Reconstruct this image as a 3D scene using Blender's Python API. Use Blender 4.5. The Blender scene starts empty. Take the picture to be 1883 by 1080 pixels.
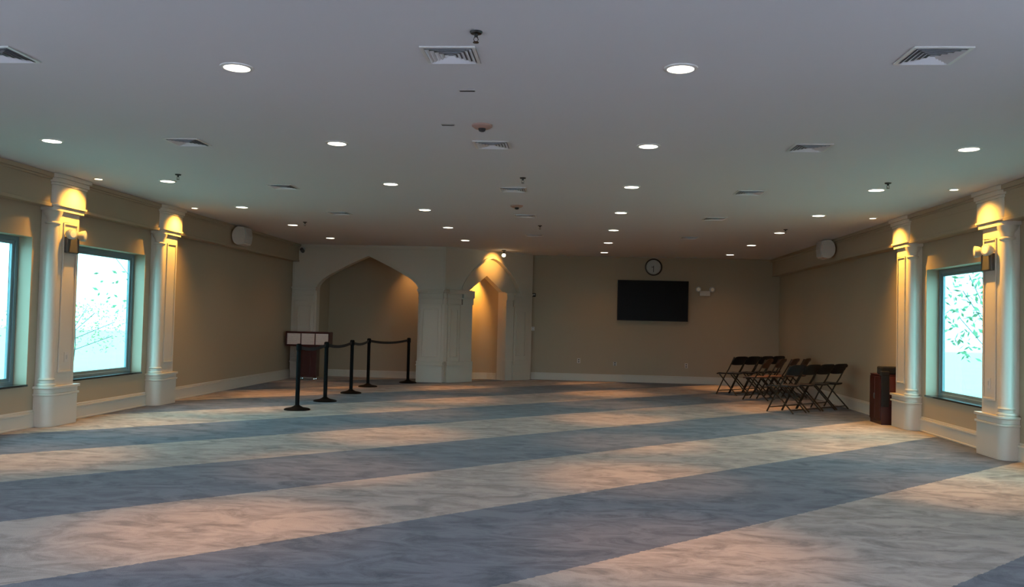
import bpy, bmesh, math, random
from mathutils import Matrix, Vector
random.seed(7)
col = bpy.context.scene.collection
PI = math.pi

# ------------------------------------------------------------------ dimensions
XL, XR = -6.23, 4.74            # side walls
YB = 20.4                       # television wall
YA = 18.5                       # arched wall
YN = -4.2                       # wall behind the camera
CE = 2.951                      # ceiling height
CAMZ = 1.351

# ------------------------------------------------------------------ materials
def new_mat(name):
    m = bpy.data.materials.new(name); m.use_nodes = True
    nt = m.node_tree; b = nt.nodes['Principled BSDF']
    return m, nt, b

def paint(name, rgb, rough=.6, var=.06, scale=3.0, bump=0.02, bscale=60, metal=0, spec=.5):
    m, nt, b = new_mat(name)
    tc = nt.nodes.new('ShaderNodeTexCoord')
    n = nt.nodes.new('ShaderNodeTexNoise'); n.inputs['Scale'].default_value = scale; n.inputs['Detail'].default_value = 4
    nt.links.new(tc.outputs['Object'], n.inputs['Vector'])
    mx = nt.nodes.new('ShaderNodeMix'); mx.data_type = 'RGBA'
    mx.inputs[6].default_value = (*[c * (1 - var) for c in rgb], 1)
    mx.inputs[7].default_value = (*[min(1, c * (1 + var)) for c in rgb], 1)
    nt.links.new(n.outputs['Fac'], mx.inputs[0]); nt.links.new(mx.outputs[2], b.inputs['Base Color'])
    b.inputs['Roughness'].default_value = rough; b.inputs['Metallic'].default_value = metal
    b.inputs['Specular IOR Level'].default_value = spec
    if bump:
        n2 = nt.nodes.new('ShaderNodeTexNoise'); n2.inputs['Scale'].default_value = bscale
        bp = nt.nodes.new('ShaderNodeBump'); bp.inputs['Strength'].default_value = bump
        nt.links.new(tc.outputs['Object'], n2.inputs['Vector'])
        nt.links.new(n2.outputs['Fac'], bp.inputs['Height']); nt.links.new(bp.outputs['Normal'], b.inputs['Normal'])
    return m

def emitter(name, rgb, s):
    m, nt, b = new_mat(name)
    b.inputs['Base Color'].default_value = (*rgb, 1)
    b.inputs['Emission Color'].default_value = (*rgb, 1); b.inputs['Emission Strength'].default_value = s
    return m

M = {}
M['wall'] = paint('wall_paint', (.365, .285, .19), .55, .03, 1.2, .03)
M['trim'] = paint('trim_paint', (.56, .50, .41), .38, .02, 2, .01)
M['ceiling'] = paint('ceiling_paint', (.66, .66, .69), .8, .02, .7, .02)
M['white'] = paint('white_enamel', (.72, .72, .70), .35, .02, 4, 0)
M['grey'] = paint('grey_plastic', (.42, .41, .38), .5, .04, 8, 0)
M['louver'] = paint('louver_enamel', (.78, .80, .84), .4, .03, 8, 0)
M['dark'] = paint('dark_recess', (.03, .03, .032), .7, .1, 8, 0)
M['black'] = paint('black_powder_coat', (.012, .012, .012), .38, .15, 12, 0)
M['blackplastic'] = paint('black_plastic', (.014, .014, .016), .45, .1, 12, 0, spec=.3)
M['screen'] = paint('black_glass', (.004, .004, .005), .35, .05, 3, 0, spec=.12)
M['webbing'] = paint('black_webbing', (.010, .010, .011), .8, .2, 60, .1, 200)
M['redwood'] = paint('dark_red_wood', (.045, .006, .005), .35, .25, 5, .03, 40)
M['brownwood'] = paint('red_brown_wood', (.11, .02, .012), .4, .2, 6, .03, 40)
M['brown'] = paint('brown_plastic', (.10, .045, .022), .42, .12, 9, 0)
M['bronze'] = paint('dark_bronze_tube', (.05, .038, .028), .35, .1, 9, 0, metal=.6)
M['fabric'] = paint('black_fabric', (.005, .005, .006), .9, .2, 40, .1, 150)
M['alu'] = paint('window_frame_paint', (.16, .22, .23), .4, .05, 6, 0)
M['sill'] = paint('black_stone_sill', (.012, .018, .02), .15, .2, 20, 0)
M['chrome'] = paint('chrome', (.75, .75, .72), .18, .02, 5, 0, metal=1)
M['smoke'] = paint('ivory_plastic', (.55, .50, .44), .5, .03, 8, 0)
M['alarmred'] = paint('alarm_red_plastic', (.42, .27, .22), .5, .08, 8, 0)
M['leaf'] = paint('leaf', (.09, .16, .07), .6, .3, 3, 0)
M['leaf2'] = paint('yellow_leaf', (.26, .30, .12), .6, .3, 3, 0)
M['bark'] = paint('bark', (.06, .045, .035), .8, .2, 9, .2, 30)
M['ground'] = paint('dry_lawn', (.31, .32, .24), .9, .1, .4, 0)
M['glow'] = emitter('downlight_lens', (1, .90, .72), 9)
M['glow_small'] = emitter('spot_lens', (1, .85, .60), 9)
M['lamphead'] = paint('clear_lens', (.85, .8, .68), .2, .02, 5, 0)

def paper():
    m, nt, b = new_mat('printed_sheet')
    tc = nt.nodes.new('ShaderNodeTexCoord'); sep = nt.nodes.new('ShaderNodeSeparateXYZ')
    nt.links.new(tc.outputs['Object'], sep.inputs[0])
    w = nt.nodes.new('ShaderNodeMath'); w.operation = 'MULTIPLY'; w.inputs[1].default_value = 38
    nt.links.new(sep.outputs['Z'], w.inputs[0])
    f = nt.nodes.new('ShaderNodeMath'); f.operation = 'FRACT'; nt.links.new(w.outputs[0], f.inputs[0])
    g = nt.nodes.new('ShaderNodeMath'); g.operation = 'GREATER_THAN'; g.inputs[1].default_value = .62
    nt.links.new(f.outputs[0], g.inputs[0])
    n = nt.nodes.new('ShaderNodeTexNoise'); n.inputs['Scale'].default_value = 45
    nt.links.new(tc.outputs['Object'], n.inputs['Vector'])
    mu = nt.nodes.new('ShaderNodeMath'); mu.operation = 'MULTIPLY'
    nt.links.new(g.outputs[0], mu.inputs[0]); nt.links.new(n.outputs['Fac'], mu.inputs[1])
    mx = nt.nodes.new('ShaderNodeMix'); mx.data_type = 'RGBA'
    mx.inputs[6].default_value = (.82, .74, .68, 1); mx.inputs[7].default_value = (.45, .40, .37, 1)
    nt.links.new(mu.outputs[0], mx.inputs[0]); nt.links.new(mx.outputs[2], b.inputs['Base Color'])
    b.inputs['Roughness'].default_value = .7
    return m
M['paper'] = paper()

def glass(name, tint):
    m, nt, b = new_mat(name)
    out = nt.nodes['Material Output']; nt.nodes.remove(b)
    t = nt.nodes.new('ShaderNodeBsdfTransparent'); t.inputs[0].default_value = (*tint, 1)
    g = nt.nodes.new('ShaderNodeBsdfGlossy'); g.inputs['Roughness'].default_value = .02
    mx = nt.nodes.new('ShaderNodeMixShader'); fr = nt.nodes.new('ShaderNodeFresnel'); fr.inputs[0].default_value = 1.4
    ge = nt.nodes.new('ShaderNodeNewGeometry'); inv = nt.nodes.new('ShaderNodeMath'); inv.operation = 'SUBTRACT'; inv.inputs[0].default_value = 1
    nt.links.new(ge.outputs['Backfacing'], inv.inputs[1])
    mu = nt.nodes.new('ShaderNodeMath'); mu.operation = 'MULTIPLY'
    nt.links.new(fr.outputs[0], mu.inputs[0]); nt.links.new(inv.outputs[0], mu.inputs[1]); nt.links.new(mu.outputs[0], mx.inputs[0]); nt.links.new(t.outputs[0], mx.inputs[1]); nt.links.new(g.outputs[0], mx.inputs[2])
    nt.links.new(mx.outputs[0], out.inputs[0])
    return m
M['glass'] = glass('tinted_window_glass', (.48, .79, .83))
M['clearglass'] = glass('clear_window_glass', (.90, .93, 1.0))

def carpet():
    m, nt, b = new_mat('striped_carpet')
    N = nt.nodes.new; L = nt.links.new
    def math_(op, a, c=None, clamp=False):
        n = N('ShaderNodeMath'); n.operation = op; n.use_clamp = clamp
        for i, v in ((0, a), (1, c)):
            if v is None: continue
            if isinstance(v, (int, float)): n.inputs[i].default_value = v
            else: L(v, n.inputs[i])
        return n.outputs[0]
    tc = N('ShaderNodeTexCoord'); sep = N('ShaderNodeSeparateXYZ'); L(tc.outputs['Object'], sep.inputs[0])
    v = math_('SUBTRACT', sep.outputs['Y'], sep.outputs['X'])
    nz = N('ShaderNodeTexNoise'); nz.inputs['Scale'].default_value = 30; L(tc.outputs['Object'], nz.inputs['Vector'])
    jit = math_('MULTIPLY', math_('SUBTRACT', nz.outputs['Fac'], .5), .05)
    v = math_('ADD', v, jit)
    fr = math_('FRACT', math_('DIVIDE', math_('SUBTRACT', v, .70 - 4.088 * 4), 4.088))
    light = math_('GREATER_THAN', fr, .5)
    # brushed pile: stretched noise wisps
    mp = N('ShaderNodeMapping'); mp.inputs['Rotation'].default_value = (0, 0, math.radians(-25)); mp.inputs['Scale'].default_value = (1.0, 1.9, 1)
    L(tc.outputs['Object'], mp.inputs['Vector'])
    wn = N('ShaderNodeTexNoise'); wn.inputs['Scale'].default_value = 2.6; wn.inputs['Detail'].default_value = 9; wn.inputs['Roughness'].default_value = .68; wn.inputs['Distortion'].default_value = 1.0
    L(mp.outputs[0], wn.inputs['Vector'])
    cr = N('ShaderNodeMapRange'); cr.inputs[1].default_value = .36; cr.inputs[2].default_value = .58
    L(wn.outputs['Fac'], cr.inputs[0])
    big = N('ShaderNodeTexNoise'); big.inputs['Scale'].default_value = .55; big.inputs['Detail'].default_value = 3
    L(tc.outputs['Object'], big.inputs['Vector'])
    fine = N('ShaderNodeTexNoise'); fine.inputs['Scale'].default_value = 130; fine.inputs['Detail'].default_value = 2
    L(tc.outputs['Object'], fine.inputs['Vector'])
    def mix(f, a, c):
        n = N('ShaderNodeMix'); n.data_type = 'RGBA'
        if isinstance(f, float): n.inputs[0].default_value = f
        else: L(f, n.inputs[0])
        for i, q in ((6, a), (7, c)):
            if isinstance(q, tuple): n.inputs[i].default_value = (*q, 1)
            else: L(q, n.inputs[i])
        return n.outputs[2]
    lt = mix(cr.outputs[0], (.165, .135, .108), (.37, .308, .25))
    dk = mix(cr.outputs[0], (.024, .028, .040), (.104, .107, .128))
    c = mix(light, dk, lt)
    hsv = N('ShaderNodeHueSaturation'); L(c, hsv.inputs['Color'])
    val = math_('ADD', .80, math_('MULTIPLY', fine.outputs['Fac'], .2))
    val = math_('ADD', val, math_('MULTIPLY', big.outputs['Fac'], .2))
    L(val, hsv.inputs['Value'])
    L(hsv.outputs[0], b.inputs['Base Color'])
    b.inputs['Roughness'].default_value = .95; b.inputs['Specular IOR Level'].default_value = .12
    b.inputs['Sheen Weight'].default_value = .15
    bp = N('ShaderNodeBump'); bp.inputs['Strength'].default_value = .25; bp.inputs['Distance'].default_value = .01
    L(math_('ADD', fine.outputs['Fac'], wn.outputs['Fac']), bp.inputs['Height']); L(bp.outputs[0], b.inputs['Normal'])
    return m
M['carpet'] = carpet()
M['ventback'] = paint('vent_inner', (.22, .23, .25), .6, .05, 8, 0)

# ------------------------------------------------------------------ mesh builder
class MB:
    def __init__(s): s.v = []; s.f = []; s.T = None
    def add(s, vs, fs):
        o = len(s.v)
        s.v += [Vector(p) for p in vs]; s.f += [tuple(i + o for i in f) for f in fs]
        return s
    def box(s, x0, x1, y0, y1, z0, z1):
        x0, x1 = sorted((x0, x1)); y0, y1 = sorted((y0, y1)); z0, z1 = sorted((z0, z1))
        return s.add([(x0,y0,z0),(x1,y0,z0),(x1,y1,z0),(x0,y1,z0),(x0,y0,z1),(x1,y0,z1),(x1,y1,z1),(x0,y1,z1)],
                     [(0,3,2,1),(4,5,6,7),(0,1,5,4),(1,2,6,5),(2,3,7,6),(3,0,4,7)])
    def lathe(s, prof, c=(0,0,0), n=24, a0=0, a1=2*PI):
        full = abs(a1 - a0 - 2*PI) < 1e-6; m = n if full else n + 1
        vs = []
        for r, z in prof:
            for i in range(m):
                a = a0 + (a1 - a0) * i / n
                vs.append((c[0] + r*math.cos(a), c[1] + r*math.sin(a), c[2] + z))
        fs = []
        for k in range(len(prof) - 1):
            for i in range(n):
                j = (i + 1) % m
                fs.append((k*m+i, k*m+j, (k+1)*m+j, (k+1)*m+i))
        if full:
            if prof[0][0] > 1e-5 and prof[0] != prof[-1]: fs.append(tuple(reversed(range(m))))
            if prof[-1][0] > 1e-5 and prof[0] != prof[-1]: fs.append(tuple((len(prof)-1)*m + i for i in range(m)))
        return s.add(vs, fs)
    def tube(s, pts, r, n=8, ry=None):
        pts = [Vector(p) for p in pts]; vs = []; ry = ry or r
        for k, p in enumerate(pts):
            d = (pts[min(k+1, len(pts)-1)] - pts[max(k-1, 0)]).normalized()
            ref = Vector((0,0,1)) if abs(d.z) < .9 else Vector((1,0,0))
            u = d.cross(ref).normalized(); w = u.cross(d)
            for i in range(n):
                a = 2*PI*i/n
                vs.append(p + u*math.cos(a)*r + w*math.sin(a)*ry)
        fs = [(k*n+i, k*n+(i+1)%n, (k+1)*n+(i+1)%n, (k+1)*n+i) for k in range(len(pts)-1) for i in range(n)]
        fs += [tuple(reversed(range(n))), tuple((len(pts)-1)*n+i for i in range(n))]
        return s.add(vs, fs)
    def prism(s, poly, h0, h1, axis='z'):
        n = len(poly)
        def P(a, b, h):
            return {'z': (a, b, h), 'y': (a, h, b), 'x': (h, a, b)}[axis]
        vs = [P(a, b, h0) for a, b in poly] + [P(a, b, h1) for a, b in poly]
        fs = [tuple(range(n))[::-1], tuple(range(n, 2*n))] + [(i, (i+1)%n, n+(i+1)%n, n+i) for i in range(n)]
        return s.add(vs, fs)
    def arch_slab(s, xs, tops, zmax, d0, d1, x_pad0, x_pad1, zbot=0.0):
        """slab in (x, d, z): solid from x_pad0 to xs[0] and xs[-1] to x_pad1, and above the line tops over xs"""
        if xs[0] > x_pad0: s.box(x_pad0, xs[0], d0, d1, zbot, zmax)
        if x_pad1 > xs[-1]: s.box(xs[-1], x_pad1, d0, d1, zbot, zmax)
        for (a, ta), (b, tb) in zip(zip(xs, tops), list(zip(xs, tops))[1:]):
            s.add([(a,d0,ta),(b,d0,tb),(b,d1,tb),(a,d1,ta),(a,d0,zmax),(b,d0,zmax),(b,d1,zmax),(a,d1,zmax)],
                  [(0,3,2,1),(4,5,6,7),(0,1,5,4),(2,3,7,6)])
        return s
    def xf(s, mat):
        s.v = [mat @ p for p in s.v]; return s
    def build(s, name, mat, parent=None, bevel=0, smooth=False, seg=2):
        me = bpy.data.meshes.new(name); me.from_pydata([tuple(p) for p in s.v], [], s.f)
        bm = bmesh.new(); bm.from_mesh(me)
        bmesh.ops.remove_doubles(bm, verts=bm.verts, dist=1e-5)
        bmesh.ops.recalc_face_normals(bm, faces=bm.faces); bm.to_mesh(me); bm.free()
        me.materials.append(mat)
        o = bpy.data.objects.new(name, me); col.objects.link(o)
        if parent: o.parent = parent
        if bevel:
            b = o.modifiers.new('bevel', 'BEVEL'); b.width = bevel; b.segments = seg; b.limit_method = 'ANGLE'
        if smooth:
            for p in me.polygons: p.use_smooth = True
            me.set_sharp_from_angle(angle=math.radians(38))
        return o

def tag(o, label=None, cat=None, group=None, kind=None):
    if label: o['label'] = label
    if cat: o['category'] = cat
    if group: o['group'] = group
    if kind: o['kind'] = kind
    return o
def empty(name, loc=(0,0,0), rz=0, **k):
    o = bpy.data.objects.new(name, None); col.objects.link(o); o.empty_display_size = .1
    o.location = loc; o.rotation_euler = (0, 0, rz); return tag(o, **k)
def copy_tree(o, parent=None):
    c = o.copy(); col.objects.link(c)
    if parent: c.parent = parent
    for ch in list(o.children): copy_tree(ch, c)
    return c
def struct(mb, name, mat, parent=None, **k):
    o = mb.build(name, mat, parent, **k)
    if parent is None: o['kind'] = 'structure'
    return o

# ------------------------------------------------------------------ room shell
struct(MB().box(XL-.22, XR+.22, YN-.2, YB+.2, -.15, 0), 'floor', M['carpet'])
struct(MB().box(XL-.22, XR+.22, YN-.2, YB+.2, CE, CE+.2), 'ceiling', M['ceiling'])
WZ0, WZ1 = .48, 2.19
NEAR = [9.53, 12.13]                       # near faces of the two pilasters on either side
WINS = [(10.2, 12.0), (7.6, 9.4), (.5, 3.5), (-3.2, -.6)]   # window openings along the side walls
def side_wall(name, x0, x1, yend):
    m = MB(); ys = sorted(WINS)
    y = YN
    for a, b in ys:
        m.box(x0, x1, y, a, 0, CE)
        m.box(x0, x1, a, b, 0, WZ0); m.box(x0, x1, a, b, WZ1, CE)
        y = b
    m.box(x0, x1, y, yend, 0, CE)
    return struct(m, name, M['wall'])
side_wall('wall_left', XL-.22, XL, YB+.2)
side_wall('wall_right', XR, XR+.22, YB+.2)
struct(MB().box(-1.2, XR, YB, YB+.2, 0, CE), 'wall_back', M['wall'])
RW = [(-5.6, -2.9), (-2.2, .7), (1.4, 4.1)]
m = MB(); y0, y1 = YN-.2, YN; x = XL
m.box(XL, XR, y0, y1, 2.6, CE)
for a, b in RW:
    m.box(x, a, y0, y1, 0, 2.6); m.box(a, b, y0, y1, 0, .12); x = b
m.box(x, XR, y0, y1, 0, 2.6)
struct(m, 'wall_front', M['wall'])

# windows: frame, pane, stone sill
wn = 0
def window(sx, a, b):
    global wn; wn += 1
    X = XL if sx < 0 else XR
    r = empty('window_%d' % wn, (X + sx*.11, (a+b)/2, WZ0), kind='structure')
    hw = (b-a)/2; H = WZ1 - WZ0
    d0, d1 = sx*.05, sx*.11
    f = MB(); t = .05
    for q0, q1, tt in ((d0, d1, t),):
        f.box(q0, q1, -hw, -hw+tt, 0, H); f.box(q0, q1, hw-tt, hw, 0, H); f.box(q0, q1, -hw+tt, hw-tt, 0, tt); f.box(q0, q1, -hw+tt, hw-tt, H-tt, H)
    f.build('window_frame', M['alu'], r, bevel=.004)
    g = MB(); i0, i1 = sx*.068, sx*.1; e = t - .002; t2 = .04
    g.box(i0, i1, -hw+e, -hw+e+t2, e, H-e); g.box(i0, i1, hw-e-t2, hw-e, e, H-e); g.box(i0, i1, -hw+e+t2, hw-e-t2, e, e+t2); g.box(i0, i1, -hw+e+t2, hw-e-t2, H-e-t2, H-e)
    g.build('sash', M['alu'], r, bevel=.003)
    MB().box(sx*.082, sx*.088, -hw+e+.02, hw-e-.02, e+.02, H-e-.02).build('pane', M['glass' if a > 7 else 'clearglass'], r)
    MB().box(-sx*.13, sx*.05, -hw, hw, -.001, .022).build('window_sill', M['sill'], r, bevel=.003)
for a, b in WINS:
    window(-1, a, b); window(1, a, b)
for a, b in RW:
    wn += 1
    r = empty('window_%d' % wn, ((a+b)/2, YN-.1, .12), kind='structure')
    hw = (b-a)/2; H = 2.48; f = MB()
    f.box(-hw, -hw+.06, -.03, .03, 0, H); f.box(hw-.06, hw, -.03, .03, 0, H); f.box(-hw+.06, hw-.06, -.03, .03, 0, .06); f.box(-hw+.06, hw-.06, -.03, .03, H-.06, H); f.box(-.03, .03, -.03, .03, .06, H-.06)
    f.build('window_frame', M['alu'], r, bevel=.004)
    MB().box(-hw+.06, hw-.06, -.003, .003, .06, H-.06).build('pane', M['clearglass'], r)

# skirting and bulkheads
bn = {'left': 0, 'right': 0}
def skirting(name, X, sx, a, b):
    m = MB()
    m.box(X, X - sx*.022, a, b, 0, .15); m.box(X, X - sx*.032, a, b, 0, .02)
    m.box(X, X - sx*.03, a, b, .15, .175); m.box(X, X - sx*.012, a, b, .175, .2)
    struct(m, name, M['trim'], bevel=.004)
segs = [(YN, NEAR[0]), (NEAR[0]+.57, NEAR[1])]
for k, (a, b) in enumerate(segs + [(NEAR[1]+.57, YA)]): skirting('baseboard_left' if k == 0 else 'baseboard_left_%d' % (k+1), XL, -1, a, b)
for k, (a, b) in enumerate(segs + [(NEAR[1]+.57, YB)]): skirting('baseboard_right' if k == 0 else 'baseboard_right_%d' % (k+1), XR, 1, a, b)
m = MB(); m.box(-1.02, XR-.04, YB-.022, YB, 0, .16); m.box(-1.02, XR-.04, YB-.03, YB, .145, .17)
struct(m, 'baseboard_back', M['trim'], bevel=.004)
tn = 0
def trim(mb, **k):
    global tn; tn += 1
    return struct(mb, 'trim_%d' % tn, M['trim'], **k)
for X, sx, p, ye in ((XL, -1, .13, YA), (XR, 1, .17, YB)):
    m = MB(); m.box(X, X - sx*p, YN, ye, 2.56, CE-.002)
    m.box(X - sx*p, X - sx*(p+.02), YN, ye, 2.875, 2.90); m.box(X - sx*p, X - sx*(p+.045), YN, ye, 2.90, CE-.002)
    m.box(X - sx*p, X - sx*(p+.015), YN, ye, 2.56, 2.60)
    tn += 1; struct(m, 'trim_%d' % tn, M['wall'], bevel=.005)

# ------------------------------------------------------------------ pilasters on the side walls
def pilaster(X, sx, y0, label):
    r = empty('pilaster', (X, y0, 0), label=label, cat='pilaster', group='pilasters between the side windows')
    s = -sx                                     # direction into the room
    W = .56; R = .078; cx, cy = s*.095, .088     # column axis
    def rounded(p, y0_, y1_, rad):
        # footprint with a quarter round near corner
        pts = [(0, y0_)]
        for i in range(7):
            a = -PI/2 + i/6*(PI/2)
            pts.append((s*(p - rad + rad*math.cos(a)), y0_ + rad + rad*math.sin(a)))
        pts += [(s*p, y1_), (0, y1_)]
        return pts
    m = MB(); m.prism(rounded(.20, 0, W, .11), 0, .36)
    m.prism(rounded(.215, -.015, W+.015, .12), .36, .385); m.prism(rounded(.20, 0, W, .11), .385, .44); m.prism(rounded(.22, -.02, W+.02, .12), .44, .47)
    m.build('plinth', M['trim'], r, bevel=.005, smooth=True)
    m = MB(); m.box(0, s*.15, .14, W-.02, .47, 2.52); m.box(0, s*.10, .02, .14, .47, 2.52)
    m.build('shaft', M['trim'], r, bevel=.003)
    m = MB(); a, b, z0, z1, t = .205, W-.06, .62, 2.40, .022
    for (ya, yb, za, zb) in ((a, a+t, z0, z1), (b-t, b, z0, z1), (a+t, b-t, z0, z0+t), (a+t, b-t, z1-t, z1)):
        m.box(s*.15, s*.166, ya, yb, za, zb)
    m.build('panel_moulding', M['trim'], r, bevel=.006)
    prof = [(R+.022, .47), (R+.028, .485), (R+.022, .50), (R+.004, .508), (R+.004, .535), (R+.016, .548), (R+.004, .56), (R, .575), (R, 1.2), (R-.006, 2.36), (R+.008, 2.37), (R+.008, 2.385), (R-.004, 2.395), (R, 2.44), (R+.02, 2.48), (R+.03, 2.52)]
    m = MB(); m.lathe(prof, (cx, cy, 0), 28); m.build('column', M['trim'], r, smooth=True)
    m = MB(); m.prism(rounded(.19, -.01, W+.01, .1), 2.52, 2.575); m.prism(rounded(.215, -.03, W+.03, .12), 2.575, 2.60)
    m.build('capital', M['trim'], r, bevel=.004, smooth=True)
    m = MB(); m.prism(rounded(.20, -.02, W+.02, .11), 2.60, 2.82)
    m.build('frieze_block', M['trim'], r, bevel=.004, smooth=True)
    m = MB(); m.prism(rounded(.21, -.03, W+.03, .12), 2.82, 2.85); m.prism(rounded(.225, -.045, W+.045, .12), 2.85, 2.90); m.prism(rounded(.245, -.065, W+.065, .14), 2.90, CE-.001)
    m.build('cornice', M['trim'], r, bevel=.004, smooth=True)
    return r
pilaster(XL, -1, NEAR[0], 'white pilaster with round corner column and emergency light, left wall between the two windows')
pilaster(XL, -1, NEAR[1], 'white pilaster with round corner column on left wall, past the farther window')
pilaster(XR, 1, NEAR[0], 'white pilaster with emergency light and amber glow, right wall, nearest the camera')
pilaster(XR, 1, NEAR[1], 'brightly amber-lit white pilaster on right wall, just before the dark red cabinet')

# ------------------------------------------------------------------ arched wall and alcove
AX0, AX1, AC = -5.67, -3.41, -4.54
def arch_line(c, hw, z0, za, n=8):
    """four-centred arch: tight shoulders then nearly straight rafters"""
    left = [(-hw, z0), (-hw*.985, z0+.07*(za-z0)*1.3), (-hw*.95, z0+.17*(za-z0)), (-hw*.88, z0+.28*(za-z0)), (-hw*.78, z0+.39*(za-z0)),
            (-hw*.62, z0+.53*(za-z0)), (-hw*.4, z0+.71*(za-z0)), (-hw*.18, z0+.875*(za-z0)), (0, za)]
    pts = left + [(-a, z) for a, z in reversed(left[:-1])]
    return [c + a for a, z in pts], [z for a, z in pts]
xs, tops = arch_line(AC, (AX1-AX0)/2, 1.99, 2.715)
m = MB(); m.arch_slab(xs, tops, CE, YA, YA+.22, XL, -2.83)
struct(m, 'wall_back_left', M['trim'])
m = MB()                                                        # alcove: sides, back, soffit
m.box(AX0-.15, AX0, YA+.22, YA+.95, 0, 2.9); m.box(AX1, AX1+.15, YA+.22, YA+.95, 0, 2.9)
m.box(AX0-.15, AX1+.15, YA+.95, YA+1.1, 0, 2.9); m.box(AX0-.15, AX1+.15, YA+.22, YA+1.1, 2.75, 2.9)
struct(m, 'wall_alcove', M['wall'])
m = MB(); m.box(AX0, AX1, YA+.93, YA+.95, 0, .15); m.box(AX0, AX1, YA+.922, YA+.95, .13, .16)
struct(m, 'baseboard_alcove', M['trim'], bevel=.004)
# raised spandrel panel edge around the arch
m = MB(); m.box(-6.2, -2.86, YA-.012, YA, 2.86, 2.872); m.box(-2.872, -2.86, YA-.012, YA, 2.05, 2.86); m.box(-6.2, -6.188, YA-.012, YA, 2.05, 2.86)
trim(m, bevel=.003)

def arch_band(mb, xs, tops, w, d0, d1):
    pts = list(zip(xs, tops)); out = []
    for k, (x, z) in enumerate(pts):
        a = Vector(pts[max(k-1, 0)]); b = Vector(pts[min(k+1, len(pts)-1)]); t = (b - a).normalized()
        out.append((x - t.y*w, z + t.x*w))
    for k in range(len(pts)-1):
        (x0, z0), (x1, z1), (u0, v0), (u1, v1) = pts[k], pts[k+1], out[k], out[k+1]
        mb.add([(x0,d0,z0),(x1,d0,z1),(u1,d0,v1),(u0,d0,v0),(x0,d1,z0),(x1,d1,z1),(u1,d1,v1),(u0,d1,v0)],
               [(0,3,2,1),(4,5,6,7),(0,1,5,4),(1,2,6,5),(2,3,7,6),(3,0,4,7)])
    return mb
trim(arch_band(MB(), xs, tops, .05, YA-.02, YA))
def pillar(name, T, s0, s1, dp, label, prot=.035, panel=True):
    """pier in wall coordinates (s along, d outward, z), T maps to the world"""
    base = T @ Vector(((s0+s1)/2, 0, 0)); r = empty(name, base, label=label, cat='pillar')
    inv = Matrix.Translation(-base) @ T
    def fin(mb, n, **k): mb.xf(inv).build(n, M['trim'], r, bevel=.004, **k)
    # d is negative y in wall coordinates
    m = MB(); m.box(s0-.02, s1+.02, -prot-.05, .02, 0, .36); m.box(s0-.035, s1+.035, -prot-.085, .02, .36, .385); m.box(s0-.02, s1+.02, -prot-.05, .02, .385, .43); m.box(s0-.03, s1+.03, -prot-.06, .02, .43, .45)
    fin(m, 'plinth')
    m = MB(); m.box(s0+.03, s1-.03, -prot, .02, .45, 1.70); fin(m, 'shaft')
    if panel:
        a, b, z0, z1, t = s0+.09, s1-.09, .55, 1.6, .02
        m = MB()
        for (ya, yb, za, zb) in ((a, a+t, z0, z1), (b-t, b, z0, z1), (a+t, b-t, z0, z0+t), (a+t, b-t, z1-t, z1)):
            m.box(ya, yb, -prot-.022, -prot, za, zb)
        fin(m, 'panel_moulding')
    m = MB(); m.box(s0, s1, -prot-.015, .02, 1.70, 1.73); m.box(s0+.01, s1-.01, -prot-.005, .02, 1.73, 1.82); m.box(s0-.01, s1+.01, -prot-.055, .02, 1.82, 1.85)
    m.box(s0, s1, -prot-.015, .02, 1.85, 1.93); m.box(s0-.02, s1+.02, -prot-.075, .02, 1.93, 1.97); m.box(s0-.035, s1+.035, -prot-.11, .02, 1.97, 2.01)
    fin(m, 'capital')
    return r
TA = Matrix.Translation((0, YA, 0))
pillar('pillar', TA, XL+.06, AX0-.02, .06, 'white panelled pillar left of the big pointed arch, behind the sign stand')
pillar('pillar', TA, AX1+.02, -2.86, .06, 'white panelled pillar between the big pointed arch and the small lit niche')

# ------------------------------------------------------------------ diagonal prayer-niche wall
c45 = math.sqrt(.5)
TM = Matrix(((c45, -c45, 0, -2.83), (c45, c45, 0, YA), (0, 0, 1, 0), (0, 0, 0, 1)))   # (s, inward, z)
SL = 2.56
NS0, NS1, NC = .75, 1.73, 1.24
def outer_arch(c, hw, z0, za):
    pts = []
    for i in range(17):
        u = -1 + i/8
        z = z0 + (za - z0) * (1 - abs(u)**1.55 * .86 - .14*(abs(u)**8))
        pts.append((c + u*hw, z))
    return [p[0] for p in pts], [p[1] for p in pts]
ox, oz = outer_arch(1.32, .84, 2.04, 2.78)
m = MB(); m.arch_slab(ox, oz, CE, 0, .10, 0, SL, zbot=2.03)
m.box(0, NS0, 0, .10, 0, 2.03); m.box(NS1, SL, 0, .10, 0, 2.03)
m.xf(TM); struct(m, 'wall_corner', M['trim'])
trim(arch_band(MB(), ox, oz, .045, -.03, 0).xf(TM))
m = MB(); m.arch_slab([NS0, NC, NS1], [2.03, 2.385, 2.03], CE, .10, .26, 0, SL)
m.xf(TM); struct(m, 'wall_niche', M['trim'])
m = MB()                                                        # curved niche
R = (NS1-NS0)/2; n = 20; prev = None; vs = []; fs = []
for i in range(n+1):
    a = PI - i/n*PI
    for rr in (R, R+.06):
        for z in (0, 2.6): vs.append((NC + rr*math.cos(a), .26 + rr*.8*math.sin(a), z))
for i in range(n):
    o = i*4; p = o+4
    fs += [(o, o+1, p+1, p), (o+2, p+2, p+3, o+3), (o+1, o+3, p+3, p+1), (o, p, p+2, o+2)]
m.add(vs, fs); m.box(NS0-.05, NS1+.05, .26, .75, 2.6, 2.66)
m.xf(TM); struct(m, 'wall_niche_back', M['wall'], smooth=True)
m = MB()
vs = []; fs = []
for i in range(n+1):
    a = PI - i/n*PI
    for rr in (R, R-.02):
        for z in (0, .15): vs.append((NC + rr*math.cos(a), .262 + rr*.8*math.sin(a), z))
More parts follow.
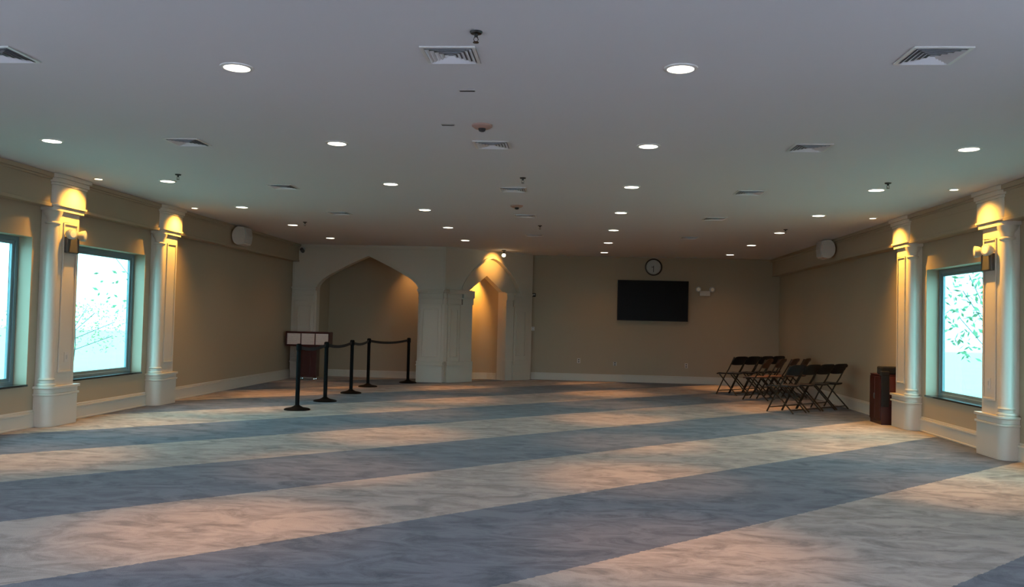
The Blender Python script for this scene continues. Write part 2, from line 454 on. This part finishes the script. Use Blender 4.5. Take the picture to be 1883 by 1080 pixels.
for i in range(n):
    o = i*4; p = o+4
    fs += [(o, o+1, p+1, p), (o+2, p+2, p+3, o+3), (o+1, o+3, p+3, p+1), (o, p, p+2, o+2)]
m.add(vs, fs).xf(TM); struct(m, 'baseboard_niche', M['trim'])
pillar('pillar', TM, .05, .43, .06, 'white pillar with stepped capital on the left side of the small lit niche')
m = MB(); m.box(.41, NS0-.005, -.03, .02, .45, 1.7); m.box(.44, NS0+.01, -.06, .02, 0, .45); m.box(.46, NS0+.01, -.05, .02, 1.70, 1.85); m.box(.46, NS0+.02, -.08, .02, 1.85, 2.01)
m.xf(TM); trim(m, bevel=.004)
pillar('pillar', TM, 1.95, 2.42, .06, 'white pillar with stepped capital on the right side of the small lit niche')
m = MB(); m.box(NS1+.005, 1.97, -.03, .02, .45, 1.7); m.box(NS1-.01, 1.92, -.06, .02, 0, .45); m.box(NS1-.01, 1.92, -.05, .02, 1.70, 1.85); m.box(NS1-.02, 1.92, -.08, .02, 1.85, 2.01)
m.xf(TM); trim(m, bevel=.004)

# ------------------------------------------------------------------ lights
WARM = (1.0, .47, .17)
def spot(name, parent, loc, energy, size, blend, colr, radius=.05, aim=None):
    l = bpy.data.lights.new(name, 'SPOT'); l.energy = energy; l.spot_size = math.radians(size); l.spot_blend = blend
    l.color = colr; l.shadow_soft_size = radius
    o = bpy.data.objects.new(name, l); col.objects.link(o); o.parent = parent; o.location = loc
    if aim is not None:
        o.rotation_euler = Vector(aim).to_track_quat('-Z', 'Y').to_euler()
    return o
def make_downlight():
    r = empty('downlight', (0, 0, CE))
    MB().lathe([(.083, -.001), (.083, -.010), (.104, -.006), (.106, 0), (.083, -.001)], n=32).build('trim_ring', M['white'], r, smooth=True)
    MB().lathe([(0, -.0035), (.083, -.0035), (.083, -.0005), (0, -.0005)], n=32).build('lens', M['glow'], r)
    spot('lamp', r, (0, 0, -.03), DL_E, 46, 1, WARM, .05)
    spot('lamp_spill', r, (0, 0, -.03), DL_S, 128, .9, WARM, .05)
    return r
DL_E, DL_S = 290, 22
XC = [-4.94, -2.21, .62, 3.38]; YC = [5.34, 7.68, 9.98, 12.3, 14.6, 16.9, 19.2]
ROW = ['nearest ceiling row', 'second ceiling row from the camera', 'third ceiling row from the camera', 'fourth ceiling row from the camera',
       'fifth ceiling row from the camera', 'sixth ceiling row from the camera', 'farthest ceiling row by the television wall']
proto = None
for k, y in enumerate(YC):
    cols = {0: [1, 2], 6: [2, 3]}.get(k, [0, 1, 2, 3])
    names = {2: ['left one of two', 'right one of two'], 4: ['leftmost of four', 'second from left', 'third from left', 'rightmost of four']}[len(cols)]
    for i, nm in zip(cols, names):
        d = proto if proto and False else None
        if proto is None: proto = d = make_downlight()
        else: d = copy_tree(proto)
        d.location = (XC[i], y, CE)
        tag(d, 'lit round recessed downlight, %s, %s' % (ROW[k], nm), 'downlight', 'recessed ceiling downlights')

AMBER = (1.0, .50, .075)
def make_small(e):
    r = empty('ceiling_spotlight', (0, 0, CE))
    MB().lathe([(.045, -.001), (.045, -.009), (.06, -.006), (.062, 0), (.045, -.001)], n=24).build('trim_ring', M['white'], r, smooth=True)
    MB().lathe([(0, -.0035), (.045, -.0035), (.045, -.0005), (0, -.0005)], n=24).build('lens', M['glow_small'], r)
    return r
sp = make_small(0)
for k, (x, y, e, sx, lab) in enumerate([(-5.75, 9.88, 75, -1, 'tiny lit ceiling spotlight over the nearer pilaster of the left wall'),
                           (-5.75, 12.5, 22, -1, 'tiny lit ceiling spotlight over the farther pilaster of the left wall'),
                           (4.19, 9.88, 90, 1, 'tiny lit ceiling spotlight over the nearer pilaster of the right wall'),
                           (4.19, 12.5, 110, 1, 'tiny lit ceiling spotlight over the farther pilaster of the right wall')]):
    r = sp if k == 0 else copy_tree(sp)
    r.location = (x, y, CE); tag(r, lab, 'spotlight', 'small pilaster spotlights')
    SP = r
    k2 = (x, y, e, sx)
    spot('lamp', r, (0, 0, -.02), e*1.7, 108, 1, AMBER, .02, aim=(sx*.27, -.05, -.8))

# niche spotlight hanging from the ceiling
r = empty('hanging_spotlight', (-1.62, 19.1, CE), label='small round lit spotlight hanging from the ceiling in front of the niche', cat='spotlight')
MB().lathe([(.05, 0), (.05, -.02), (.012, -.03), (.012, -.075), (.02, -.08), (0, -.082)], n=16).build('stem', M['black'], r, smooth=True)
MB().lathe([(0, -.08), (.03, -.085), (.042, -.105), (.042, -.13), (.03, -.15), (0, -.158)], n=20).build('lamp_globe', emitter('bulb_glass', (1, .86, .55), 7), r, smooth=True)
spot('lamp', r, (-.05, .05, -.13), 34, 84, .8, (1, .46, .08), .02, aim=(-.30, .36, -.20))
T_ = TM @ Vector((NC - .04, .38, 2.6))
r = empty('niche_lamp', T_, label='recessed amber lamp in the soffit of the small prayer niche', cat='lamp')
MB().lathe([(0, -.004), (.04, -.004), (.05, -.002), (.05, 0), (0, 0)], n=20).build('lens', M['glow_small'], r)
spot('lamp', r, (0, 0, -.02), 300, 72, .9, (1, .46, .07), .02, aim=(-.32, .32, -1))

# alcove lamp recessed in its soffit
r = empty('alcove_lamp', (-3.72, 19.0, 2.75), label='small recessed lamp hidden in the soffit of the arched alcove', cat='lamp')
MB().lathe([(0, -.004), (.045, -.004), (.06, -.002), (.06, 0), (0, 0)], n=20).build('lens', M['glow_small'], r)
spot('lamp', r, (0, 0, -.02), 40, 96, .9, (1, .50, .16), .04, aim=(.14, .40, -1))

# ------------------------------------------------------------------ ceiling fittings
def make_vent():
    r = empty('ceiling_vent', (0, 0, CE)); H = .165
    m = MB()
    for a, b, z in ((H, H-.022, -.008),):
        m.box(-a, a, -a, -b, z, 0); m.box(-a, a, b, a, z, 0); m.box(-a, -b, -b, b, z, 0); m.box(b, a, -b, b, z, 0)
    m.build('vent_frame', M['white'], r, bevel=.002)
    MB().box(-.142, .142, -.142, .142, -.0025, -.0005).build('backing', M['ventback'], r)
    m = MB()
    for k in range(5):
        o = .138 - k*.026; i = o - .019; z0, z1 = -.014, -.003
        # sloping square ring: the inner edge sits higher
        v = [(-o,-o,z0),(o,-o,z0),(o,o,z0),(-o,o,z0),(-i,-i,z1),(i,-i,z1),(i,i,z1),(-i,i,z1)]
        m.add(v, [(q, (q+1)%4, 4+(q+1)%4, 4+q) for q in range(4)])
    m.build('louvers', M['louver'], r)
    return r
VX = [-3.63, -.78, 2.03]; VY = [5.08, 7.69, 10.3, 12.85, 15.7]
vp = None
vrow = ['nearest row', 'second row', 'third row', 'fourth row', 'farthest row']; vcol = ['left', 'middle', 'right']
for j, y in enumerate(VY):
    for i, x in enumerate(VX):
        if j == 4 and i == 0: continue
        if vp is None: vp = v = make_vent()
        else: v = copy_tree(vp)
        v.location = (x, y, CE)
        tag(v, 'square white louvred air vent in the ceiling, %s from the camera, %s column' % (vrow[j], vcol[i]), 'vent', 'square ceiling vents')

def make_sprinkler():
    r = empty('sprinkler', (0, 0, CE))
    MB().lathe([(.0, -.001), (.036, -.001), (.03, -.012), (.012, -.014), (.009, -.03), (0, -.03)], n=20).build('escutcheon', M['black'], r, smooth=True)
    m = MB(); m.tube([(-.008, 0, -.03), (-.013, 0, -.045), (-.004, 0, -.058)], .0025, 6); m.tube([(.008, 0, -.03), (.013, 0, -.045), (.004, 0, -.058)], .0025, 6)
    m.lathe([(0, -.056), (.016, -.058), (.017, -.062), (0, -.062)], n=16); m.build('deflector', M['bronze'], r)
    return r
sproto = None
for x, y, lab in [(-.58, 4.67, 'dark ceiling sprinkler head just above the nearest middle air vent'),
                  (-.61, 9.45, 'dark ceiling sprinkler head in front of the third middle air vent'),
                  (-4.58, 9.5, 'dark ceiling sprinkler head near the left pilasters, beside a downlight'),
                  (3.34, 9.5, 'dark ceiling sprinkler head near the right pilasters, beside a downlight'),
                  (-4.58, 14.15, 'far dark ceiling sprinkler head toward the left wall speaker'),
                  (-.61, 14.12, 'far dark ceiling sprinkler head in the middle of the ceiling'),
                  (3.36, 14.11, 'far dark ceiling sprinkler head toward the right wall speaker')]:
    if sproto is None: sproto = s_ = make_sprinkler()
    else: s_ = copy_tree(sproto)
    s_.location = (x, y, CE); tag(s_, lab, 'sprinkler', 'ceiling sprinkler heads')

def make_detector():
    r = empty('smoke_detector', (0, 0, CE))
    MB().lathe([(0, 0), (.085, 0), (.085, -.012), (.06, -.03), (0, -.03)], n=28).build('base', M['alarmred'], r, smooth=True)
    MB().lathe([(0, -.028), (.032, -.03), (.026, -.05), (.015, -.056), (0, -.058)], n=20).build('sensor', M['dark'], r, smooth=True)
    return r
dp = make_detector(); dp.location = (-.79, 6.92, CE); tag(dp, 'reddish conical ceiling alarm near the second middle air vent', 'smoke detector', 'ceiling alarms')
d2 = copy_tree(dp); d2.location = (-.83, 11.72, CE); tag(d2, 'small reddish ceiling alarm between the third and fourth middle air vents', 'smoke detector', 'ceiling alarms')
def slot(x, y, w, lab):
    r = empty('slot_diffuser', (x, y, CE), label=lab, cat='ceiling slot', group='thin dark ceiling slots')
    MB().box(-w/2, w/2, -.02, .02, -.006, 0).build('slot_frame', M['grey'], r, bevel=.002)
    MB().box(-w/2+.006, w/2-.006, -.013, .013, -.008, -.004).build('opening', M['dark'], r)
slot(-.78, 5.87, .115, 'thin dark slot in the ceiling behind the nearest middle vent')
slot(-1.07, 6.91, .11, 'thin dark slot in the ceiling left of the reddish alarm')

# ------------------------------------------------------------------ wall speakers
def speaker(X, y, z, sx, lab):
    r = empty('wall_speaker', (X, y, z), label=lab, cat='speaker', group='D-shaped wall speakers')
    s = -sx; L = .34
    prof = []
    for i in range(15):
        a = PI/2 + i/14*PI
        prof.append((s*(.145 + .125*math.cos(a)), .165*math.sin(a)))
    prof += [(s*.24, -.15), (s*.262, 0), (s*.24, .15)]
    MB().prism(prof, 0, L, 'y').build('cabinet', M['smoke'], r, bevel=.008)
    prof2 = [(s*.236, -.13), (s*.262, -.13), (s*.28, 0), (s*.262, .13), (s*.236, .13)]
    MB().prism(prof2, .02, L-.02, 'y').build('grille', M['grey'], r, bevel=.006)
    MB().box(0, s*.05, L/2-.05, L/2+.05, -.05, .05).build('bracket', M['grey'], r)
    return r
speaker(XL+.13, 14.72, 2.76, -1, 'pale D-shaped speaker mounted high on the left wall')
speaker(XR-.17, 15.45, 2.77, 1, 'pale D-shaped speaker mounted high on the right wall')

# ------------------------------------------------------------------ emergency lights
M['shadow_grey'] = paint('shadow_grey_plastic', (.075, .07, .06), .5, .08, 8, 0)  # cast shadow under the pilaster lamp heads, put into the box colour
def emergency(name, loc, rz, lab, spacing=.24, hz=0.0, mat='smoke', shadow_drop=0):
    r = empty(name, loc, rz, label=lab, cat='emergency light', group='twin-head emergency lights')
    MB().box(-.12, .12, -.055, 0, -.075 - shadow_drop, .045).build('battery_box', M[mat], r, bevel=.01)  # on the pilasters the extra length stands for the cast shadow
    for q in (-1, 1):
        x = q*spacing/2
        T = Matrix.Translation((x, -.085, .075 + hz)) @ Matrix.Rotation(math.radians(90), 4, 'X') @ Matrix.Rotation(math.radians(q*16), 4, 'Y')
        h = MB().lathe([(0, -.05), (.036, -.05), (.06, -.01), (.066, .035), (.058, .04)], n=20).xf(T).build('lamp_head', M['grey'], r, smooth=True)
        MB().lathe([(0, .03), (.056, .034), (.056, .038), (0, .046)], n=20).xf(T).build('lens', M['lamphead'], h, smooth=True)
        MB().tube([(x*.8, -.03, .04), (x, -.06, .06)], .008, 6).build('arm', M['grey'], r)
    return r
emergency('emergency_light', (XL+.15, 9.88, 2.19), PI/2, 'twin-head emergency light with shadow-dark box on the nearer pilaster of the left wall', mat='shadow_grey', shadow_drop=.07)
emergency('emergency_light', (XR-.15, 9.88, 2.19), -PI/2, 'twin-head emergency light with shadow-dark box on the nearer pilaster of the right wall', mat='shadow_grey', shadow_drop=.07)
emergency('emergency_light', (3.02, YB, 2.14), 0, 'small twin-head emergency light on back wall right of the television', .3)

# ------------------------------------------------------------------ television wall
r = empty('television', (1.81, YB, 1.925), label='large flat black television mounted on the back wall', cat='television')
MB().box(-.825, .825, -.09, -.04, -.475, .475).build('housing', M['blackplastic'], r, bevel=.008)
MB().box(-.81, .81, -.094, -.089, -.458, .462).build('screen', M['screen'], r)
MB().box(-.25, .25, -.042, 0, -.2, .2).build('wall_bracket', M['black'], r)
r = empty('wall_clock', (1.82, YB, 2.72), label='round grey metal wall clock high above the television', cat='clock')
MB().lathe([(.17, 0), (.2, 0), (.205, .02), (.2, .035), (.185, .04), (.17, .02), (.17, 0)], n=40).xf(Matrix.Rotation(PI/2, 4, 'X')).build('rim', M['bronze'], r, smooth=True)
MB().lathe([(0, .004), (.18, .004), (.18, .014), (0, .014)], n=40).xf(Matrix.Rotation(PI/2, 4, 'X')).build('dial', M['grey'], r)
m = MB(); m.box(-.008, .008, -.022, -.016, -.12, .03); m.box(-.05, .006, -.026, -.022, -.006, .008)
m.build('hands', M['black'], r)
m = MB()
for k in range(12):
    a = k*PI/6
    m.box(.15*math.cos(a)-.009, .15*math.cos(a)+.009, -.02, -.013, .15*math.sin(a)-.009, .15*math.sin(a)+.009)
m.build('hour_marks', M['chrome'], r, bevel=.003)
for nm, x, z, w, h_, mat, lab, cat in [
    ('sensor_box', -.99, 2.0, .1, .085, 'blackplastic', 'small black sensor box on the wall beside the niche', 'sensor'),
    ('thermostat', -.99, 1.2, .07, .09, 'white', 'small white thermostat on the wall beside the niche', 'thermostat'),
    ('wall_outlet', .11, .47, .075, .115, 'smoke', 'pale wall outlet low on back wall, left of television', 'outlet'),
    ('wall_outlet', .96, .42, .085, .085, 'grey', 'darker wall outlet low on back wall under the television left end', 'outlet'),
    ('wall_outlet', 2.62, .42, .075, .115, 'smoke', 'pale wall outlet low on back wall under the television right end', 'outlet')]:
    r = empty(nm, (x, YB, z), label=lab, cat=cat)
    if cat == 'sensor': 
        MB().box(-w/2, w/2, -.06, 0, -h_/2, h_/2).build('housing', M[mat], r, bevel=.008)
        MB().box(-w/2+.015, w/2-.015, -.066, -.058, -.008, .022).build('window', M['grey'], r, bevel=.003)
    else:
        MB().box(-w/2, w/2, -.012, 0, -h_/2, h_/2).build('face_plate', M[mat], r, bevel=.003)
        m = MB()
        for q in (-1, 1): m.box(-.014, .014, -.016, -.011, q*.024-.012, q*.024+.012)
        m.build('socket' if cat == 'outlet' else 'display', M['dark'] if cat != 'thermostat' else M['grey'], r)
# side-wall outlet plates on the pilaster faces
for X, sx, lab in ((XL+.151, -1, 'small switch plate low on the nearer pilaster of the left wall'), (XR-.151, 1, 'small switch plate low on the nearer pilaster of the right wall')):
    r = empty('switch_plate', (X, 9.9, .80), label=lab, cat='switch plate')
    MB().box(0, -sx*.008, -.04, .04, -.06, .06).build('face_plate', M['smoke'], r, bevel=.003)
    MB().box(-sx*.007, -sx*.012, -.012, .012, -.025, .025).build('toggle', M['grey'], r, bevel=.002)

# security camera top-left of the arch wall
r = empty('security_camera', (-6.0, YA, 2.84), label='small dark security camera high in the corner left of the big arch', cat='camera')
MB().box(-.04, .04, -.03, 0, -.04, .04).build('mount', M['grey'], r, bevel=.006)
MB().tube([(0, -.02, 0), (.01, -.09, -.02)], .014, 8).build('arm', M['grey'], r)
MB().tube([(-.02, -.07, -.01), (.05, -.2, -.06)], .04, 14).build('camera_body', M['dark'], r, smooth=True)

# ------------------------------------------------------------------ sign stand
r = empty('sign_stand', (-5.68, 18.12, 0), label='dark red wooden stand with three white sheets on its head, beside the arch', cat='sign stand')
m = MB(); m.box(-.215, .195, -.12, .12, .07, .74); m.build('body', M['redwood'], r, bevel=.006)
m = MB(); m.box(-.10, .07, -.128, -.118, .14, .68); m.build('front_panel', M['redwood'], r, bevel=.004)
m = MB(); m.box(-.48, .475, -.15, .10, .72, .755); m.box(-.48, .475, -.15, .10, 1.0, 1.035); m.box(-.48, -.45, -.15, .1, .755, 1.0); m.box(.45, .475, -.15, .1, .755, 1.0); m.box(-.45, .45, .06, .1, .755, 1.0)
m.box(-.155, -.14, -.15, .06, .755, 1.0); m.box(.155, .17, -.15, .06, .755, 1.0)
m.build('head_box', M['redwood'], r, bevel=.004)
for a, b in ((-.445, -.16), (-.135, .15), (.175, .445)):
    MB().box(a, b, -.142, -.135, .76, .995).build('paper_sheet', M['paper'], r)
for q in (-.16, .14):
    MB().lathe([(.03, 0), (.035, .03), (.02, .07), (0, .07)], (q, -.07, 0), 12).build('foot', M['chrome'], r, smooth=True)
    MB().lathe([(.03, 0), (.035, .03), (.02, .07), (0, .07)], (q, .07, 0), 12).build('foot', M['chrome'], r, smooth=True)

# ------------------------------------------------------------------ belt stanchions
M['post'] = paint('matt_black', (.004, .004, .004), .6, .15, 12, 0, spec=.08)
def make_stanchion():
    r = empty('stanchion')
    MB().lathe([(.185, 0), (.187, .012), (.17, .022), (.09, .038), (.045, .06), (.036, .07), (0, .07)], n=40).build('base', M['post'], r, smooth=True)
    MB().lathe([(.031, .06), (.031, .86), (0, .86)], n=24).build('post', M['post'], r, smooth=True)
    MB().lathe([(.031, .855), (.04, .862), (.04, .935), (.036, .95), (.02, .958), (0, .958)], n=24).build('belt_head', M['post'], r, smooth=True)
    return r
SP_ = [(-3.99, 12.24), (-3.98, 13.6), (-3.98, 15.2), (-4.05, 16.75), (-3.52, 18.12)]
slab_ = ['nearest of the five black belt stanchions', 'second belt stanchion from the camera, in front of the sign stand side', 'third belt stanchion from the camera, middle one of five',
         'fourth belt stanchion from the camera, before the arch', 'farthest belt stanchion, standing beside the arch pillar']
pr_ = make_stanchion(); st = [pr_] + [copy_tree(pr_) for _ in range(4)]
for k, s_ in enumerate(st):
    s_.location = (*SP_[k], 0); tag(s_, slab_[k], 'stanchion', 'black belt stanchions')
for k in range(4):
    a, b = Vector((*SP_[k], 0)), Vector((*SP_[k+1], 0)); d = b - a; L = d.length; u = d.normalized(); nrm = Vector((-u.y, u.x, 0))
    m = MB(); vs = []; N = 14
    for i in range(N+1):
        t = i/N; p = u*(.038 + (L-.076)*t); z = .905 - .045*4*t*(1-t)
        for dx, dz in ((-.0015, -.024), (.0015, -.024), (.0015, .024), (-.0015, .024)): vs.append(p + nrm*dx + Vector((0, 0, z+dz)))
    fs = [(i*4+q, i*4+(q+1)%4, i*4+4+(q+1)%4, i*4+4+q) for i in range(N) for q in range(4)] + [(3,2,1,0), tuple(N*4+q for q in range(4))]
    m.add(vs, fs).build('belt', M['webbing'], st[k])

# ------------------------------------------------------------------ folding chairs
def make_chair(pm, fm):
    r = empty('folding_chair'); w = .205
    def pt(y0, z0, y1, z1, t): return (y0 + (y1-y0)*t, z0 + (z1-z0)*t)
    for q in (-1, 1):
        MB().tube([(q*w, .23, .008), (q*w, .02, .40), (q*w, -.06, .52), (q*w, -.19, .765)], .0125, 8).build('leg', fm, r, smooth=True)
        MB().tube([(q*(w-.025), -.24, .008), (q*(w-.025), .18, .41)], .0125, 8).build('leg', fm, r, smooth=True)
    MB().tube([(-w, .19, .08), (w, .19, .08)], .009, 8).build('stretcher', fm, r, smooth=True)
    MB().tube([(-w+.025, -.19, .055), (w-.025, -.19, .055)], .009, 8).build('stretcher', fm, r, smooth=True)
    m = MB(); nx, ny = 8, 6; top = []
    for j in range(ny+1):
        for i in range(nx+1):
            u = -1 + 2*i/nx; v = -1 + 2*j/ny
            x = u*.20*(1 - .10*(v < 0)*abs(v)); y = .055 + v*.20 - .02*abs(u)**4*v
            top.append((x, y, .43 + .012*u*u + .006*v*v - (.02 if v > .9 else 0)))
    bot = [(x, y, z-.022) for x, y, z in top]; K = len(top); W = nx+1
    fs = []
    for j in range(ny):
        for i in range(nx):
            a = j*W+i; fs += [(a, a+1, a+W+1, a+W), (K+a, K+a+W, K+a+W+1, K+a+1)]
    ring = [i for i in range(W)] + [j*W+nx for j in range(1, ny+1)] + [ny*W+i for i in range(nx-1, -1, -1)] + [j*W for j in range(ny-1, 0, -1)]
    for a, b in zip(ring, ring[1:]+ring[:1]): fs.append((a, K+a, K+b, b))
    m.add(top+bot, fs).build('seat', pm, r, bevel=.005, smooth=True)
    # curved back panel with rounded top corners
    vs = []; nx = 10; nz = 5
    for j in range(nz+1):
        for i in range(nx+1):
            u = -1 + 2*i/nx; t = j/nz
            zz = .60 + .175*t - (.03*abs(u)**5 if t > .7 else 0) + (.02*abs(u)**5 if t < .3 else 0)
            yy = -.105 - .085*t - .03*(1-u*u)
            vs.append((u*.215, yy, zz))
    K = len(vs); W = nx+1; b2 = [(x, y-.018, z) for x, y, z in vs]; fs = []
    for j in range(nz):
        for i in range(nx):
            a = j*W+i; fs += [(a, a+1, a+W+1, a+W), (K+a, K+a+W, K+a+W+1, K+a+1)]
    ring = [i for i in range(W)] + [j*W+nx for j in range(1, nz+1)] + [nz*W+i for i in range(nx-1, -1, -1)] + [j*W for j in range(nz-1, 0, -1)]
    for a, b in zip(ring, ring[1:]+ring[:1]): fs.append((a, K+a, K+b, b))
    MB().add(vs+b2, fs).build('backrest', pm, r, bevel=.004, smooth=True)
    return r
cb = make_chair(M['blackplastic'], M['bronze'])
cbr = make_chair(M['brown'], M['bronze'])
rows = [(cb, [(3.28, 17.38), (3.60, 17.70), (3.93, 18.03), (4.24, 18.34)], 45, 'black folding chair in the farthest chair row', 'black chairs of the far row'),
        (cbr, [(3.60, 16.34), (3.92, 16.66), (4.24, 16.98), (4.54, 17.28)], 60, 'brown folding chair in the middle chair row', 'brown chairs of the middle row'),
        (cb, [(3.55, 14.06), (3.87, 14.38), (4.19, 14.70), (4.50, 15.01)], 45, 'black folding chair in the nearest chair row', 'black chairs of the near row')]
nm4 = ['leftmost of four', 'second from left', 'third from left', 'rightmost, closest to the wall']
first = {}
for src, pts, deg, lab, grp in rows:
    a = math.radians(deg)
    for k, (bx, by) in enumerate(pts):
        c = src if src.name not in first else copy_tree(src); first[src.name] = 1
        off = Vector((math.sin(a)*.165, -math.cos(a)*.165))
        c.location = (bx - off.x, by - off.y, 0); c.rotation_euler = (0, 0, a + random.uniform(-.04, .04))
        tag(c, '%s, %s' % (lab, nm4[k]), 'chair', grp)

# ------------------------------------------------------------------ cabinet and bag by the right wall
r = empty('cabinet', (XR-.17, 13.02, 0), label='low dark red wooden cabinet against the right wall behind a pilaster', cat='cabinet')
m = MB(); m.box(-.15, .13, -.27, -.245, 0, .70); m.box(-.15, .13, .165, .19, 0, .71); m.box(-.15, .13, -.245, .165, 0, .05); m.box(.11, .13, -.245, .165, .05, .68)
m.build('carcass', M['redwood'], r, bevel=.003)
MB().box(-.155, .13, -.275, .195, .70, .72).build('cabinet_top', M['redwood'], r, bevel=.004)
MB().box(-.14, .11, -.245, .165, .28, .30).build('shelf', M['redwood'], r)
for a, b in ((-.255, -.035), (-.03, .18)):
    d = MB().box(-.165, -.15, a, b, .06, .69).build('door', M['redwood'], r, bevel=.003)
    MB().tube([(-.172, -.05 if a < -.1 else -.015, .36), (-.172, -.05 if a < -.1 else -.015, .44)], .005, 6).build('handle', M['bronze'], d)
d = MB().box(-.05, .13, -.282, -.27, .30, .69).build('side_panel', M['brownwood'], r, bevel=.003); d['label'] = 'lighter red-brown side panel'
r = empty('bag', (XR-.17, 12.9, .72), label='black bag lying on the dark red cabinet, its flap hanging over the end', cat='bag')
MB().box(-.15, .15, -.13, .06, 0, .115).build('bag_body', M['fabric'], r, bevel=.02, seg=3)
MB().box(-.165, -.055, -.20, -.165, -.46, -.01).build('flap', M['fabric'], r, bevel=.012, seg=3)
MB().box(-.165, -.055, -.20, -.11, -.02, .05).build('strap', M['fabric'], r, bevel=.012, seg=3)

# ------------------------------------------------------------------ outside
M['terrace'] = paint('pale_terrace_stone', (.70, .70, .72), .9, .05, .8, 0)
for a, b, g in ((-40, 5, 'terrace'), (5, 70, 'ground')):
    struct(MB().box(-60, XL-.22, a, b, -.35, -.2), 'ground_left' if a < 0 else 'ground_left_lawn', M[g])
for a, b, g in ((-40, 5, 'terrace'), (5, 70, 'ground')):
    struct(MB().box(XR+.22, 60, a, b, -.35, -.2), 'ground_right' if a < 0 else 'ground_right_lawn', M[g])
struct(MB().box(XL-.22, XR+.22, -40, YN-.2, -.35, -.2), 'ground_front', M['terrace'])
M['light_block'] = paint('light_block_hedge', (.05, .08, .035), .9, .4, 2, .5, 12)
struct(MB().box(-14, 13, -14.5, -13, -.2, 2.5), 'wall_light_block', M['light_block'])  # unseen hedge, added to keep low sky light off the television wall
def tree(loc, rad, height, n, lab, trunk=True, squash=1.0, nm='tree', leaf='leaf', ls=1):
    r = empty(nm, (*loc, -.2), label=lab, cat='tree' if nm == 'tree' else 'bush')
    m = MB()
    m.tube([(0,0,0), (.05,.02,height*.35), (0,.05,height*.7)], .05 if trunk else .012, 8)
    for k in range(7):
        a = k*2.4; m.tube([(0,.03,height*(.3+.05*k)), (rad*.6*math.cos(a), rad*.6*math.sin(a), height*(.5+.06*k))], .009, 5)
    m.build('trunk' if trunk else 'stems', M['bark'], r)
    m = MB(); rnd = random.Random(int(rad*1000)+n)
    for _ in range(n):
        while True:
            p = Vector([rnd.uniform(-1, 1) for _ in range(3)])
            if .25 < p.length < 1: break
        c = Vector((p.x*rad, p.y*rad, height*.62 + p.z*height*.40*squash))
        u = Vector([rnd.gauss(0, 1) for _ in range(3)]).normalized(); w = u.cross(Vector([rnd.gauss(0, 1) for _ in range(3)])).normalized()
        L = rnd.uniform(.05, .10)*ls; W_ = L*.45
        m.add([c - u*L, c + w*W_, c + u*L, c - w*W_], [(0, 1, 2, 3)])
    m.build('foliage', M[leaf], r)
tree((9.5, 20.6), 1.0, 3.4, 330, 'sunlit leafy tree outside the right window')
tree((-12.6, 20.8), 1.7, 1.9, 750, 'low sunlit bush outside the left window', False, nm='bush', leaf='leaf2', ls=.55)
tree((-12.5, 24.0), 1.3, 4.2, 120, 'pale thin-leaved tree outside the left window')

SKY_NEAR, SKY_FAR = 17, 6
# ------------------------------------------------------------------ sky, camera, colour
w = bpy.data.worlds.new('overcast_sky'); bpy.context.scene.world = w; w.use_nodes = True
nt = w.node_tree; bg = nt.nodes['Background']
tc = nt.nodes.new('ShaderNodeTexCoord'); n = nt.nodes.new('ShaderNodeTexNoise'); n.inputs['Scale'].default_value = 2
nt.links.new(tc.outputs['Generated'], n.inputs['Vector'])
mx = nt.nodes.new('ShaderNodeMix'); mx.data_type = 'RGBA'; mx.inputs[6].default_value = (.80, .90, 1, 1); mx.inputs[7].default_value = (.90, .95, 1, 1)
nt.links.new(n.outputs['Fac'], mx.inputs[0]); nt.links.new(mx.outputs[2], bg.inputs['Color'])
sep = nt.nodes.new('ShaderNodeSeparateXYZ'); nt.links.new(tc.outputs['Generated'], sep.inputs[0])
mr = nt.nodes.new('ShaderNodeMapRange'); mr.inputs[1].default_value = -1; mr.inputs[2].default_value = 1
mr.inputs[3].default_value = SKY_NEAR; mr.inputs[4].default_value = SKY_FAR        # brighter cloud on the camera's side
nt.links.new(sep.outputs['Y'], mr.inputs[0]); nt.links.new(mr.outputs[0], bg.inputs['Strength'])

yaw, pitch, roll, fpx = 0.07389957, 0.03298103, 0.02432466, 1578.717
cy_, sy_, cp, sp_, cr, sr = math.cos(yaw), math.sin(yaw), math.cos(pitch), math.sin(pitch), math.cos(roll), math.sin(roll)
fwd = Vector((-sy_*cp, cy_*cp, sp_)); right = Vector((cy_, sy_, 0)); up = right.cross(fwd)
r2 = right*cr + up*sr; u2 = up*cr - right*sr
cam = bpy.data.cameras.new('camera'); co = bpy.data.objects.new('camera', cam); col.objects.link(co)
cam.sensor_width = 36; cam.sensor_fit = 'HORIZONTAL'; cam.lens = fpx/1883*36; cam.clip_start = .05; cam.clip_end = 300
mw = Matrix((( r2.x, u2.x, -fwd.x, 0), (r2.y, u2.y, -fwd.y, 0), (r2.z, u2.z, -fwd.z, CAMZ), (0, 0, 0, 1)))
co.matrix_world = mw
sc = bpy.context.scene; sc.camera = co
sc.view_settings.view_transform = 'Standard'; sc.view_settings.look = 'None'; sc.view_settings.gamma = 1
sc.view_settings.use_curve_mapping = False; sc.view_settings.exposure = 0
sc.cycles.max_bounces = 8; sc.cycles.diffuse_bounces = 5; sc.cycles.caustics_reflective = False; sc.cycles.caustics_refractive = False
sc.cycles.sample_clamp_indirect = 6
